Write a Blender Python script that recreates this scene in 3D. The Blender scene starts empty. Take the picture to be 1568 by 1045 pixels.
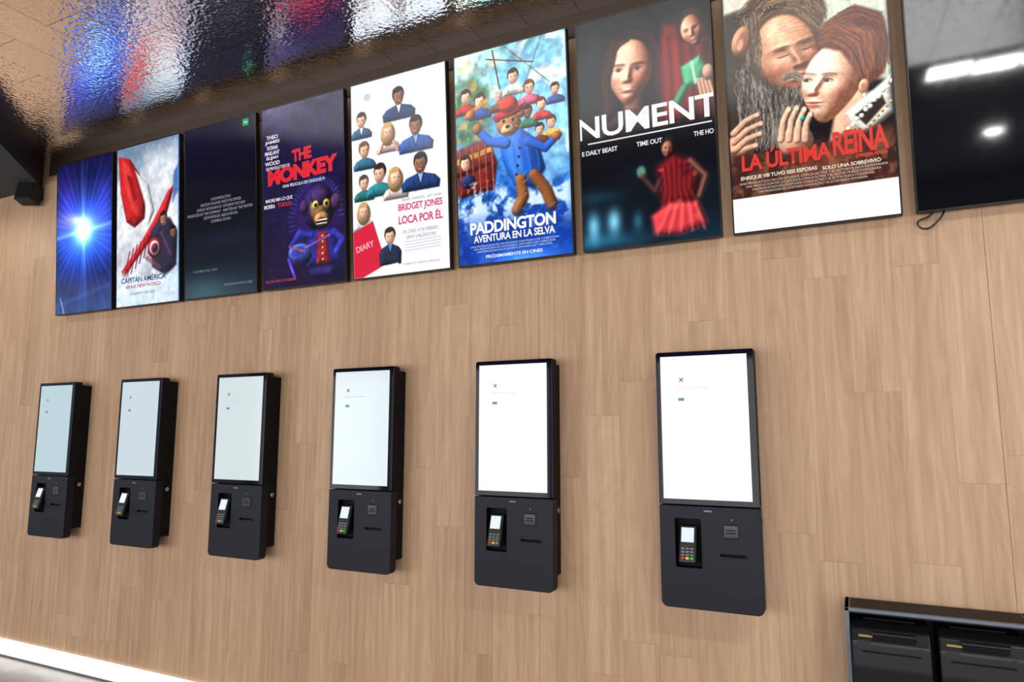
import bpy, bmesh, math, random
import numpy as np
from mathutils import Vector, Matrix
random.seed(3)
scene = bpy.context.scene
col = scene.collection

# ------------------------------------------------------------------ utils
def s2l(c):
    c = np.asarray(c, float)
    return np.where(c <= .04045, c/12.92, ((c+.055)/1.055)**2.4)
def rgb(*c):
    v = s2l(np.array(c)/255.0)
    return (float(v[0]), float(v[1]), float(v[2]), 1.0)

def mat(name, base=(128,128,128), rough=.5, metal=0., emit=None, es=1., spec=.5, coat=0., noise=0.0, nscale=60., bump=0.0, sample=False):
    m = bpy.data.materials.new(name); m.use_nodes = True
    nt = m.node_tree; b = nt.nodes['Principled BSDF']
    b.inputs['Base Color'].default_value = rgb(*base)
    b.inputs['Roughness'].default_value = rough
    b.inputs['Metallic'].default_value = metal
    b.inputs['Specular IOR Level'].default_value = spec
    b.inputs['Coat Weight'].default_value = coat
    if emit is not None:
        b.inputs['Emission Color'].default_value = rgb(*emit)
        b.inputs['Emission Strength'].default_value = es
        if not sample: m.cycles.emission_sampling='NONE'
    if noise > 0 or bump > 0:
        tc = nt.nodes.new('ShaderNodeTexCoord'); n = nt.nodes.new('ShaderNodeTexNoise')
        n.inputs['Scale'].default_value = nscale; n.inputs['Detail'].default_value = 4
        nt.links.new(tc.outputs['Object'], n.inputs['Vector'])
        if noise > 0:
            mr = nt.nodes.new('ShaderNodeMapRange')
            mr.inputs['To Min'].default_value = max(.02, rough-noise); mr.inputs['To Max'].default_value = min(1, rough+noise)
            nt.links.new(n.outputs['Fac'], mr.inputs['Value']); nt.links.new(mr.outputs['Result'], b.inputs['Roughness'])
        if bump > 0:
            bp = nt.nodes.new('ShaderNodeBump'); bp.inputs['Strength'].default_value = bump; bp.inputs['Distance'].default_value = .002
            nt.links.new(n.outputs['Fac'], bp.inputs['Height']); nt.links.new(bp.outputs['Normal'], b.inputs['Normal'])
    return m

def obj(name, bm, mats, parent=None, loc=(0,0,0), rot=(0,0,0), smooth=False):
    me = bpy.data.meshes.new(name); bm.to_mesh(me); bm.free()
    for m in (mats if isinstance(mats,(list,tuple)) else [mats]): me.materials.append(m)
    if smooth:
        for p in me.polygons: p.use_smooth = True
    o = bpy.data.objects.new(name, me); col.objects.link(o)
    o.location = loc; o.rotation_euler = rot
    if parent: o.parent = parent
    return o

def add_box(bm, x0,x1,y0,y1,z0,z1, bev=0., mi=0, seg=2, M=None):
    b2 = bmesh.new()
    bmesh.ops.create_cube(b2, size=1)
    for v in b2.verts:
        v.co = Vector(((x0+x1)/2+v.co.x*(x1-x0),(y0+y1)/2+v.co.y*(y1-y0),(z0+z1)/2+v.co.z*(z1-z0)))
    if bev > 0:
        bmesh.ops.bevel(b2, geom=b2.edges[:], offset=bev, segments=seg, profile=.6, affect='EDGES')
    if M: b2.transform(M)
    for f in b2.faces: f.material_index = mi
    me = bpy.data.meshes.new('tmp'); b2.to_mesh(me); b2.free(); bm.from_mesh(me); bpy.data.meshes.remove(me)

def add_cyl(bm, c, axis, r, h, seg=24, mi=0, r2=None):
    b2 = bmesh.new()
    bmesh.ops.create_cone(b2, cap_ends=True, segments=seg, radius1=r, radius2=r if r2 is None else r2, depth=h)
    q = Vector((0,0,1)).rotation_difference(Vector(axis))
    b2.transform(Matrix.Translation(Vector(c)) @ q.to_matrix().to_4x4())
    for f in b2.faces: f.material_index = mi
    me = bpy.data.meshes.new('tmp'); b2.to_mesh(me); b2.free(); bm.from_mesh(me); bpy.data.meshes.remove(me)

def add_prism_xz(bm, x0,x1,z0,z1,y0,y1, rad, mi=0, seg=8, bev=.003):
    """rounded rectangle in XZ; rad = (tl,tr,br,bl), extruded from y0 to y1"""
    pts=[]
    for (cx,cz,a0,r) in ((x1-rad[1],z1-rad[1],0,rad[1]),(x0+rad[0],z1-rad[0],90,rad[0]),(x0+rad[3],z0+rad[3],180,rad[3]),(x1-rad[2],z0+rad[2],270,rad[2])):
        if r <= 1e-5: pts.append((cx,cz)); continue
        for i in range(seg+1):
            a=math.radians(a0+90*i/seg); pts.append((cx+r*math.cos(a),cz+r*math.sin(a)))
    b2=bmesh.new()
    vs=[b2.verts.new((p[0],y0,p[1])) for p in pts]
    f=b2.faces.new(vs)
    r=bmesh.ops.extrude_face_region(b2,geom=[f])
    for v in r['geom']:
        if isinstance(v,bmesh.types.BMVert): v.co.y=y1
    bmesh.ops.recalc_face_normals(b2,faces=b2.faces[:])
    if bev>0:
        es=[e for e in b2.edges if abs(e.verts[0].co.y-e.verts[1].co.y)<1e-6 and abs(e.verts[0].co.y-min(y0,y1))<1e-6]
        bmesh.ops.bevel(b2,geom=es,offset=bev,segments=2,profile=.6,affect='EDGES')
    for f in b2.faces: f.material_index=mi
    me=bpy.data.meshes.new('tmp'); b2.to_mesh(me); b2.free(); bm.from_mesh(me); bpy.data.meshes.remove(me)

# ------------------------------------------------------------------ camera (calibrated)
D,yaw,pit,rol,F = 3.3877,-0.4579,0.1305,0.0008,1084.4
f=Vector((math.sin(yaw)*math.cos(pit),math.cos(yaw)*math.cos(pit),math.sin(pit)))
r0=Vector((math.cos(yaw),-math.sin(yaw),0)); u0=r0.cross(f)
r=r0*math.cos(rol)+u0*math.sin(rol); u=-r0*math.sin(rol)+u0*math.cos(rol)
cd=bpy.data.cameras.new('camera'); co=bpy.data.objects.new('camera',cd); col.objects.link(co)
M=Matrix(((r.x,u.x,-f.x,0),(r.y,u.y,-f.y,-D),(r.z,u.z,-f.z,1.6),(0,0,0,1)))
co.matrix_world=M; cd.sensor_width=36; cd.lens=36*F/1600; cd.clip_start=.05
scene.camera=co
scene.view_settings.view_transform='Standard'

# ------------------------------------------------------------------ room materials
def wood_mat():
    m=bpy.data.materials.new('oak_laminate'); m.use_nodes=True
    nt=m.node_tree; N=nt.nodes; L=nt.links; b=N['Principled BSDF']
    tc=N.new('ShaderNodeTexCoord'); sp=N.new('ShaderNodeSeparateXYZ'); L.new(tc.outputs['Object'],sp.inputs[0])
    def mth(op,a,bb=None,c=None):
        n=N.new('ShaderNodeMath'); n.operation=op
        for i,v in enumerate((a,bb,c)):
            if v is None: continue
            if isinstance(v,(int,float)): n.inputs[i].default_value=v
            else: L.new(v,n.inputs[i])
        return n.outputs[0]
    PW,PL=.178,1.25
    rx=mth('DIVIDE',sp.outputs['X'],PW); row=mth('FLOOR',rx); fx=mth('FRACT',rx)
    wn=N.new('ShaderNodeTexWhiteNoise'); wn.noise_dimensions='1D'; L.new(row,wn.inputs['W'])
    pz=mth('ADD',mth('DIVIDE',sp.outputs['Z'],PL),wn.outputs['Value']); pid=mth('FLOOR',pz); fz=mth('FRACT',pz)
    cmb=N.new('ShaderNodeCombineXYZ'); L.new(row,cmb.inputs[0]); L.new(pid,cmb.inputs[1])
    w2=N.new('ShaderNodeTexWhiteNoise'); w2.noise_dimensions='2D'; L.new(cmb.outputs[0],w2.inputs['Vector'])
    off=N.new('ShaderNodeVectorMath'); off.operation='MULTIPLY_ADD'
    L.new(w2.outputs['Color'],off.inputs[0]); off.inputs[1].default_value=(7,3,9); L.new(tc.outputs['Object'],off.inputs[2])
    mp=N.new('ShaderNodeMapping'); mp.inputs['Scale'].default_value=(22,1,.9); L.new(off.outputs[0],mp.inputs[0])
    g1=N.new('ShaderNodeTexNoise'); g1.inputs['Scale'].default_value=1.4; g1.inputs['Detail'].default_value=6; g1.inputs['Roughness'].default_value=.55; g1.inputs['Distortion'].default_value=.4
    L.new(mp.outputs[0],g1.inputs['Vector'])
    mp2=N.new('ShaderNodeMapping'); mp2.inputs['Scale'].default_value=(160,1,4); L.new(off.outputs[0],mp2.inputs[0])
    g2=N.new('ShaderNodeTexNoise'); g2.inputs['Scale'].default_value=1.5; g2.inputs['Detail'].default_value=3; L.new(mp2.outputs[0],g2.inputs['Vector'])
    mp3=N.new('ShaderNodeMapping'); mp3.inputs['Scale'].default_value=(6,1,.8); L.new(off.outputs[0],mp3.inputs[0])
    wv=N.new('ShaderNodeTexNoise'); wv.inputs['Scale'].default_value=1.0; wv.inputs['Detail'].default_value=1.5; wv.inputs['Distortion'].default_value=.6; L.new(mp3.outputs[0],wv.inputs['Vector'])
    rings=mth('FRACT',mth('MULTIPLY',wv.outputs['Fac'],11.))
    rings=mth('MULTIPLY',mth('ABSOLUTE',mth('SUBTRACT',rings,.5)),2.)
    t=mth('ADD',mth('MULTIPLY',g1.outputs['Fac'],.6),mth('MULTIPLY',g2.outputs['Fac'],.3))
    t=mth('ADD',t,mth('MULTIPLY',rings,.07))
    t=mth('ADD',t,mth('MULTIPLY',mth('SUBTRACT',w2.outputs['Value'],.5),.15))
    cr=N.new('ShaderNodeValToRGB'); L.new(t,cr.inputs[0])
    e=cr.color_ramp.elements
    e[0].position=.26; e[0].color=rgb(160,127,98)
    e[1].position=.76; e[1].color=rgb(206,173,141)
    x=e.new(.49); x.color=rgb(184,149,118)
    j1=mth('LESS_THAN',fx,.010); j2=mth('LESS_THAN',fz,.0026); jj=mth('MAXIMUM',j1,j2)
    mx=N.new('ShaderNodeMix'); mx.data_type='RGBA'; L.new(mth('MULTIPLY',jj,.24),mx.inputs['Factor'])
    L.new(cr.outputs[0],mx.inputs['A']); mx.inputs['B'].default_value=rgb(95,65,48)
    L.new(mx.outputs['Result'],b.inputs['Base Color'])
    b.inputs['Roughness'].default_value=.5; b.inputs['Specular IOR Level'].default_value=.35
    bp=N.new('ShaderNodeBump'); bp.inputs['Strength'].default_value=.12; bp.inputs['Distance'].default_value=.001
    L.new(g2.outputs['Fac'],bp.inputs['Height']); L.new(bp.outputs[0],b.inputs['Normal'])
    return m

def ceiling_mat():
    m=bpy.data.materials.new('hammered_aluminium'); m.use_nodes=True
    nt=m.node_tree; N=nt.nodes; L=nt.links; b=N['Principled BSDF']
    b.inputs['Metallic'].default_value=1; b.inputs['Roughness'].default_value=.13
    tc=N.new('ShaderNodeTexCoord')
    n=N.new('ShaderNodeTexNoise'); n.inputs['Scale'].default_value=30; n.inputs['Detail'].default_value=1.0; n.inputs['Distortion'].default_value=.7
    v=N.new('ShaderNodeTexVoronoi'); v.feature='SMOOTH_F1'; v.inputs['Scale'].default_value=52
    L.new(tc.outputs['Object'],n.inputs['Vector']); L.new(tc.outputs['Object'],v.inputs['Vector'])
    ad=N.new('ShaderNodeMath'); ad.operation='ADD'; L.new(n.outputs['Fac'],ad.inputs[0]); L.new(v.outputs['Distance'],ad.inputs[1])
    bp=N.new('ShaderNodeBump'); bp.inputs['Strength'].default_value=.42; bp.inputs['Distance'].default_value=.005
    L.new(ad.outputs[0],bp.inputs['Height'])
    mp=N.new('ShaderNodeMapping'); mp.inputs['Rotation'].default_value=(0,0,math.radians(90)); L.new(tc.outputs['Object'],mp.inputs[0])
    br=N.new('ShaderNodeTexBrick'); br.inputs['Scale'].default_value=1; br.inputs['Brick Width'].default_value=.62; br.inputs['Row Height'].default_value=.31; br.inputs['Mortar Size'].default_value=.003
    br.inputs['Color1'].default_value=(.98,.97,.95,1); br.inputs['Color2'].default_value=(.94,.93,.91,1); br.inputs['Mortar'].default_value=(.45,.42,.38,1)
    L.new(mp.outputs[0],br.inputs['Vector']); L.new(br.outputs['Color'],b.inputs['Base Color'])
    L.new(bp.outputs[0],b.inputs['Normal'])
    return m

wood=wood_mat(); ceilm=ceiling_mat()
black_matte=mat('black_paint',(14,14,16),.6,noise=.1)
soffit_m=mat('dark_grey_plaster',(58,60,64),.8,bump=.3)
darkceil=mat('dark_ceiling_paint',(26,26,30),.85,bump=.3)
floor_m=mat('grey_floor_tile',(150,146,142),.35,noise=.12,nscale=8)
plaster=mat('grey_plaster',(120,120,124),.85,bump=.3)
shade_strip_m=mat('painted_shade_brown',(66,50,38),.6,noise=.1)
seam_m=mat('seam_backing_brown',(78,58,42),.8,noise=.1)

seams=[-12,-10.3,-8.5,-6.72,-4.92,-3.11,-1.51,.52,2.4,4.2,6.]
bm=bmesh.new()
for a,b_ in zip(seams[:-1],seams[1:]):
    add_box(bm,a+.0007,b_-.0007,0,.004,-.02,3.95,bev=.0005,seg=1)
add_box(bm,-12,6,.003,.15,-.15,3.95,mi=1)
wall=obj('wall_back',bm,[wood,seam_m])
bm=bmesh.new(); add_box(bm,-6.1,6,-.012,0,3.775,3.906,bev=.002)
obj('shade_strip_1',bm,shade_strip_m)  # added dark strip: paints the shade along the wall top above the displays
bm=bmesh.new(); add_box(bm,-12,6,-8.2,.15,-.25,-.15)
obj('floor',bm,floor_m)
def poly_slab(name,pts,z0,z1,mats,side_mi=0,bot_mi=0):
    bm=bmesh.new(); lo=[bm.verts.new((x,y,z0)) for x,y in pts]; hi=[bm.verts.new((x,y,z1)) for x,y in pts]
    f1=bm.faces.new(lo); f2=bm.faces.new(hi[::-1]); f1.material_index=bot_mi
    n=len(pts)
    for i in range(n):
        q=bm.faces.new((lo[i],hi[i],hi[(i+1)%n],lo[(i+1)%n])); q.material_index=side_mi
    bmesh.ops.recalc_face_normals(bm,faces=bm.faces[:])
    return obj(name,bm,mats)
poly_slab('ceiling',[(-6.3,0),(6,0),(6,-2.5),(-4.1,-2.5),(-4.1,-2.2)],3.906,3.96,ceilm)
poly_slab('ceiling_foyer',[(6,-2.5),(-4.1,-2.5),(-4.1,-8.2),(6,-8.2)],3.906,3.99,darkceil)
poly_slab('ceiling_soffit',[(-12,0),(-6.2,0),(-4.0,-2.2),(-4.0,-8.2),(-12,-8.2)],3.69,3.99,[black_matte,soffit_m],0,1)

# opposite side of the foyer: bulkhead and windows, unseen, added for the fill light
frame_m=mat('added_window_frame_black',(20,20,22),.4,noise=.05)
bm=bmesh.new()
add_box(bm,-12,6,-8.3,-8.1,2.8,3.95); add_box(bm,-12,6,-8.3,-8.1,-.15,.15)
for x in (-12,-8.4,-4.8,-1.2,2.4,5.85): add_box(bm,x,x+.15,-8.3,-8.1,.15,2.8)
for i,x in enumerate((-11.85,-8.25,-4.65,-1.05,2.55)):
    x1=x+(3.45 if i<4 else 3.3)
    for a in ((x,x+.05,.15,2.8),(x1-.05,x1,.15,2.8),(x,x1,.15,.2),(x,x1,2.75,2.8),((x+x1)/2-.02,(x+x1)/2+.02,.15,2.8)):
        add_box(bm,a[0],a[1],-8.24,-8.16,a[2],a[3],mi=1)
obj('added_window_wall',bm,[plaster,frame_m])

# LED skirting
led=mat('led_diffuser',(240,240,240),.5,emit=(255,250,244),es=2.6,sample=True)
alu=mat('aluminium_profile',(150,150,152),.35,metal=1,noise=.1)
bm=bmesh.new()
add_box(bm,-12,6,-.012,.002,-.135,-.024,bev=.003,mi=0)
add_box(bm,-12,6,-.02,.002,-.15,-.135,mi=1)
obj('led_skirting_light',bm,[led,alu])

# ------------------------------------------------------------------ painter
def gs(x,y,cx,cy,rx,ry): return np.exp(-((x-cx)/rx)**2-((y-cy)/ry)**2)
def sst(a,b,x):
    t=np.clip((x-a)/(b-a),0,1); return t*t*(3-2*t)
class Art:
    def __init__(s,W,bg=(0,0,0)):
        s.W=W; s.H=int(round(W*1.778)); s.px=100./(W-1)
        s.X,s.Y=np.meshgrid(np.linspace(0,100,s.W),np.linspace(0,178,s.H))
        s.I=np.ones((s.H,s.W,3))*np.array(bg)/255.
    def _bb(s,x0,x1,y0,y1):
        i0=max(0,int((x0)/100*(s.W-1))-1); i1=min(s.W,int(x1/100*(s.W-1))+3)
        j0=max(0,int(y0/178*(s.H-1))-1); j1=min(s.H,int(y1/178*(s.H-1))+3)
        return (slice(j0,max(j0,j1)),slice(i0,max(i0,i1)))
    def blend(s,sl,m,c,add=False):
        c=np.array(c)/255.; m=np.clip(m,0,1)[...,None]
        if add: s.I[sl]=np.clip(s.I[sl]+m*c,0,1)
        else: s.I[sl]=s.I[sl]*(1-m)+c*m
    def vgrad(s,stops,a=1.):
        ys=[q[0] for q in stops]
        C=np.stack([np.interp(s.Y,ys,[q[1][k]/255. for q in stops]) for k in range(3)],-1)
        s.I=s.I*(1-a)+C*a
    def ell(s,cx,cy,rx,ry,c,a=1.,soft=.12,rot=0,add=False):
        R=max(rx,ry)*(1+soft)+1; sl=s._bb(cx-R,cx+R,cy-R,cy+R)
        x=s.X[sl]-cx; y=s.Y[sl]-cy; t=math.radians(rot)
        xr=x*math.cos(t)+y*math.sin(t); yr=-x*math.sin(t)+y*math.cos(t)
        d=np.sqrt((xr/rx)**2+(yr/ry)**2); soft=max(soft,s.px/min(rx,ry))
        m=np.clip((1+soft/2-d)/soft,0,1); m=m*m*(3-2*m)
        s.blend(sl,m*a,c,add)
    def ball(s,cx,cy,rx,ry,c,rot=0,L=(-.5,-.6,.65),amb=.4,soft=.1):
        R=max(rx,ry)*(1+soft)+1; sl=s._bb(cx-R,cx+R,cy-R,cy+R)
        x=s.X[sl]-cx; y=s.Y[sl]-cy; t=math.radians(rot)
        xr=(x*math.cos(t)+y*math.sin(t))/rx; yr=(-x*math.sin(t)+y*math.cos(t))/ry
        d=np.sqrt(xr**2+yr**2); m=np.clip((1+soft/2-d)/soft,0,1)
        z=np.sqrt(np.clip(1-d*d,0,1)); nx=xr*math.cos(t)-yr*math.sin(t); ny=xr*math.sin(t)+yr*math.cos(t)
        sh=amb+(1.15-amb)*np.clip(nx*L[0]+ny*L[1]+z*L[2],0,1)
        C=np.clip(np.array(c)/255.*sh[...,None],0,1); m=m[...,None]; s.I[sl]=s.I[sl]*(1-m)+C*m
    def glow(s,cx,cy,rx,ry,c,a=1.,rot=0,p=2.):
        t=math.radians(rot); x=s.X-cx; y=s.Y-cy
        xr=x*math.cos(t)+y*math.sin(t); yr=-x*math.sin(t)+y*math.cos(t)
        m=np.exp(-((xr/rx)**2+(yr/ry)**2)**(p/2))
        s.blend((slice(None),slice(None)),m*a,c,True)
    def poly(s,pts,c,a=1.,soft=.7,shade=0.):
        P=np.array(pts,float); soft=max(soft,s.px)
        sl=s._bb(P[:,0].min()-soft,P[:,0].max()+soft,P[:,1].min()-soft,P[:,1].max()+soft)
        x=s.X[sl]; y=s.Y[sl]
        if x.size==0: return
        d=np.full(x.shape,1e9); ins=np.zeros(x.shape,bool); n=len(P)
        for i in range(n):
            ax,ay=P[i]; bx,by=P[(i+1)%n]; ex,ey=bx-ax,by-ay; L=ex*ex+ey*ey+1e-9
            t=np.clip(((x-ax)*ex+(y-ay)*ey)/L,0,1)
            d=np.minimum(d,np.hypot(x-ax-t*ex,y-ay-t*ey))
            if ey!=0: ins^=((ay>y)!=(by>y))&(x<(bx-ax)*(y-ay)/ey+ax)
        sd=np.where(ins,-d,d); m=np.clip(.5-sd/soft,0,1)*a
        if shade>0:
            r=shade; hh=np.sqrt(np.clip(1-np.clip(1-np.where(ins,d,0)/r,0,1)**2,0,1))*r
            gy,gx=np.gradient(hh,s.px); nn=np.sqrt(gx**2+gy**2+1); sh=.45+.75*np.clip((gx*.5+gy*.5+.68)/nn,0,1.2)
            C=np.clip(np.array(c)/255.*sh[...,None],0,1); m=np.clip(m,0,1)[...,None]; s.I[sl]=s.I[sl]*(1-m)+C*m
        else: s.blend(sl,m,c)
    def line(s,pts,w,c,a=1.,soft=.5,w2=None,shade=False):
        P=np.array(pts,float); soft=max(soft,s.px); W=max(w,w2 or 0)
        sl=s._bb(P[:,0].min()-W-soft,P[:,0].max()+W+soft,P[:,1].min()-W-soft,P[:,1].max()+W+soft)
        x=s.X[sl]; y=s.Y[sl]
        if x.size==0: return
        d=np.full(x.shape,1e9); n=len(P)-1; w2=w if w2 is None else w2
        for i in range(n):
            ax,ay=P[i]; bx,by=P[i+1]; ex,ey=bx-ax,by-ay; L=ex*ex+ey*ey+1e-9
            t=np.clip(((x-ax)*ex+(y-ay)*ey)/L,0,1)
            ww=w+(w2-w)*(i+t)/n
            d=np.minimum(d,np.hypot(x-ax-t*ex,y-ay-t*ey)-ww/2)
        m=np.clip(.5-d/soft,0,1)*a
        if shade:
            r=min(w,w2)/2; hh=np.sqrt(np.clip(1-np.clip(1+d/r,0,1)**2,0,1))*r
            gy,gx=np.gradient(hh,s.px); nn=np.sqrt(gx**2+gy**2+1); sh=.42+.78*np.clip((gx*.5+gy*.55+.66)/nn,0,1.2)
            C=np.clip(np.array(c)/255.*sh[...,None],0,1); m=m[...,None]; s.I[sl]=s.I[sl]*(1-m)+C*m
        else: s.blend(sl,m,c)
    def noise(s,sc,seed,sy=None):
        g=np.random.RandomState(seed).rand(64,64); sy=sy or sc
        x=s.X/sc; y=s.Y/sy; xi=np.floor(x).astype(int); yi=np.floor(y).astype(int); fx=x-xi; fy=y-yi
        fx=fx*fx*(3-2*fx); fy=fy*fy*(3-2*fy); g_=lambda i,j:g[j%64,i%64]
        return (g_(xi,yi)*(1-fx)+g_(xi+1,yi)*fx)*(1-fy)+(g_(xi,yi+1)*(1-fx)+g_(xi+1,yi+1)*fx)*fy
    def fbm(s,sc,seed):
        return (s.noise(sc,seed)+.55*s.noise(sc/2.1,seed+1)+.3*s.noise(sc/4.3,seed+2))/1.85
    def cloud(s,y0,y1,thr,c,sc,seed,a=.9,x0=-1,x1=101):
        """foam / cloud mass from thresholded fractal noise"""
        m=np.clip((s.fbm(sc,seed)-thr)*7,0,1)*sst(y0-6,y0+6,s.Y)*(1-sst(y1-6,y1+6,s.Y))*sst(x0-5,x0+5,s.X)*(1-sst(x1-5,x1+5,s.X))
        s.blend((slice(None),slice(None)),m*a,c)
    def tex(s,amp,sc,seed,sy=None):
        n=(s.noise(sc,seed,sy)+.5*s.noise(sc/2.1,seed+1,(sy or sc)/2.1))/1.5-.5
        s.I=np.clip(s.I*(1+amp*2*n[...,None]),0,1)
    def blur(s,k):
        for _ in range(k):
            P=np.pad(s.I,((1,1),(1,1),(0,0)),'edge')
            s.I=(P[:-2,1:-1]+P[2:,1:-1]+P[1:-1,:-2]+P[1:-1,2:]+2*P[1:-1,1:-1])/6
    def contrast(s,k,mid=.45): s.I=np.clip((s.I-mid)*k+mid,0,1)
    def hair(s,pts0,pts1,n,c0,c1,w=.6,a=.6,jit=1.5,seed=1,curl=1.0):
        """n loose strands interpolated between two guide poly-lines; every point wanders"""
        R=np.random.RandomState(seed); P0=np.array(pts0,float); P1=np.array(pts1,float)
        for _ in range(n):
            t=R.rand(); P=P0*(1-t)+P1*t+(R.rand(2)-.5)*jit
            k0=R.rand()*(len(P)-1)*.7; k1=min(len(P)-1,k0+.5+R.rand()*1.2); ks=np.linspace(k0,k1,5)
            Q=np.stack([np.interp(ks,np.arange(len(P)),P[:,i]) for i in (0,1)],-1)+(R.rand(5,2)-.5)*curl
            q=R.rand()**1.4; c=np.array(c0)*(1-q)+np.array(c1)*q
            s.line(Q,w,tuple(c),a=a)
    def face(s,cx,cy,R,skin,hair,rot=0,side=0.,L=(-.5,-.45,.74),amb=.28,smile=0.,closed=False,lid=0.,sx=1.,gloss=.05):
        sl=s._bb(cx-1.4*R,cx+1.4*R,cy-1.5*R,cy+1.5*R)
        X=(s.X[sl]-cx)/R; Y=(s.Y[sl]-cy)/R
        if X.size==0: return
        t=math.radians(rot); c_,s_=math.cos(t),math.sin(t)
        x=X*c_+Y*s_; y=-X*s_+Y*c_
        sq=1-.22*abs(side); o=side*.34
        hw=.80*sx*(1-.34*sst(.2,1.25,y))
        e2=(x/hw)**2+((y-.08)/1.12)**2
        h=.80*np.sqrt(np.clip(1-e2,0,1))
        nx=o*1.25
        h=h+.22*np.exp(-((x-nx*(.55+.45*sst(-.2,.35,y)))/.10)**2)*sst(-.34,.34,y)*(1-sst(.34,.46,y))
        h=h+.07*gs(x,y,nx+.10*sq,.35,.07,.06)+.07*gs(x,y,nx-.10*sq,.35,.07,.06)
        for k in (-1,1):
            ex=o+k*.33*sq
            h=h-.09*gs(x,y,ex,-.02,.18,.11)+.04*gs(x,y,ex,-.01,.12,.06)+.04*gs(x,y,ex,-.20,.25,.06)+.05*gs(x,y,o*.8+k*.46,.30,.2,.18)
        lx=o*1.05
        h=h+.05*gs(x,y,lx,.585,.18,.04)+.06*gs(x,y,lx,.68,.15,.045)-.04*gs(x,y,lx,.635,.22,.018)-.03*gs(x,y,lx,.79,.2,.05)+.06*gs(x,y,lx,.95,.18,.12)
        gy,gx=np.gradient(h,s.px/R)
        nn=np.sqrt(gx**2+gy**2+1); Lv=np.array(L)/np.linalg.norm(L)
        nl=(-gx*Lv[0]-gy*Lv[1]+Lv[2])/nn
        sh=amb+(1.22-amb)*np.clip(nl,0,1)
        base=np.array(skin)/255.
        C=base*sh[...,None]**np.array([.8,1.1,1.25])
        C=C+gloss*np.clip(nl,0,1)[...,None]**12
        C=C*(1+.14*(s.noise(1.1,7)[sl]-.5)[...,None]+.16*(s.noise(6,8)[sl]-.5)[...,None])
        def mixc(m,c): 
            nonlocal C
            C=C*(1-m[...,None])+np.array(c)/255.*m[...,None]
        for k in (-1,1): mixc(.22*gs(x,y,o*.8+k*.44,.33,.2,.15),(196,84,72))
        mixc(.25*gs(x,y,nx,.36,.1,.08),(196,90,76))
        lipm=np.clip(1.6*gs(x,y,lx,.635,.19+.09*smile,.065+.02*smile)-.5,0,1)*.7; mixc(lipm,tuple(np.array([170,66,62])*(.45+.55*base.mean()/.7)))
        if smile: mixc(np.clip(2.2*gs(x,y-.05*np.cos((x-lx)*6),lx,.58,.21,.05)-.8,0,1)*smile,(240,232,224))
        else: mixc(np.clip(2*gs(x,y,lx,.635,.24,.014)-.9,0,1)*.7,(80,28,26))
        eh=.062*(1-.45*lid)
        for k in (-1,1):
            ex=o+k*.33*sq; ey=-.01+.02*lid
            mixc(.28*gs(x,y,ex,-.04,.2,.12),tuple(np.array(skin)*.5))
            if not closed:
                m=np.clip((1-((x-ex)/.135)**2-((y-ey)/eh)**2)*2.2,0,1); mixc(m*.75,tuple(np.array([190,174,162])*(.4+.6*np.clip(amb+.45,0,1))))
                m2=np.clip((1-((x-ex-.04*side)/.066)**2-((y-ey)/.066)**2)*3,0,1)*m; mixc(m2,(44,28,20))
                mixc(np.clip(1-((x-ex-.04*side+.02)/.02)**2-((y-ey+.015)/.02)**2,0,1)*.8*m,(235,235,235))
            yy=(ey-eh-.005+.9*eh*((x-ex)/.14)**2) if not closed else ey+.05-1.2*(x-ex)**2
            mixc(np.clip(1-np.abs(y-yy)/.026,0,1)*np.clip((.17-np.abs(x-ex))*14,0,1)*.9,(36,20,16))
            mixc(np.clip(1-np.abs(y-yy+.07)/.02,0,1)*np.clip((.16-np.abs(x-ex))*14,0,1)*.35,tuple(np.array(skin)*.5))
            yb_=-.20+.6*(x-ex-.02*k)**2; mixc(np.clip(1.3-np.abs(y-yb_)/.035,0,1)*np.clip((.24-np.abs(x-ex))*12,0,1)*.6,hair)
        for k in (-1,1): mixc(.5*gs(x,y,nx+k*.065,.415,.03,.018),(70,30,26))
        m=np.clip((1-np.sqrt(e2))/.07+.1,0,1)[...,None]
        s.I[sl]=s.I[sl]*(1-m)+np.clip(C,0,1)*m
    def head(s,cx,cy,R,skin,hair,rot=0,long=False,side=0,beard=None,smile=.5):
        t=math.radians(rot); c_,s_=math.cos(t),math.sin(t)
        T=lambda x,y:(cx+(x*c_-y*s_)*R,cy+(x*s_+y*c_)*R)
        k=np.array(skin)
        if long: s.ball(*T(0,.35),1.1*R,1.45*R,hair,rot=rot,amb=.55)
        s.ball(*T(-.1*side,-.25),.86*R,.98*R,hair,rot=rot,amb=.55)
        s.ball(*T(0,.12),.70*R,.96*R,tuple(np.minimum(255,k*1.06)),rot=rot,amb=.62)
        o=.22*side
        for e in (-.27,.27):
            s.ell(*T(e+o,.02),.12*R,.07*R,(50,34,28),soft=.6,a=.85); s.line([T(e-.13+o,-.14),T(e+.13+o,-.15)],.06*R,hair,a=.5,soft=.25)
        s.ell(*T(o*1.2,.30),.13*R,.16*R,tuple(k*.78),a=.5,soft=.8)
        s.ell(*T(o,.58),.24*R,.07*R,(178,84,78),a=.8,soft=.6)
        if smile>.3: s.ell(*T(o,.56),.17*R,.03*R,(240,228,220),a=.7,soft=.6)
        if beard: s.ell(*T(0,.85),.55*R,.4*R,beard,soft=.5,rot=rot,a=.8)
        s.ell(*T(-.15*side-.1,-.82),.66*R,.34*R,hair,soft=.5,rot=rot-8)
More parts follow.
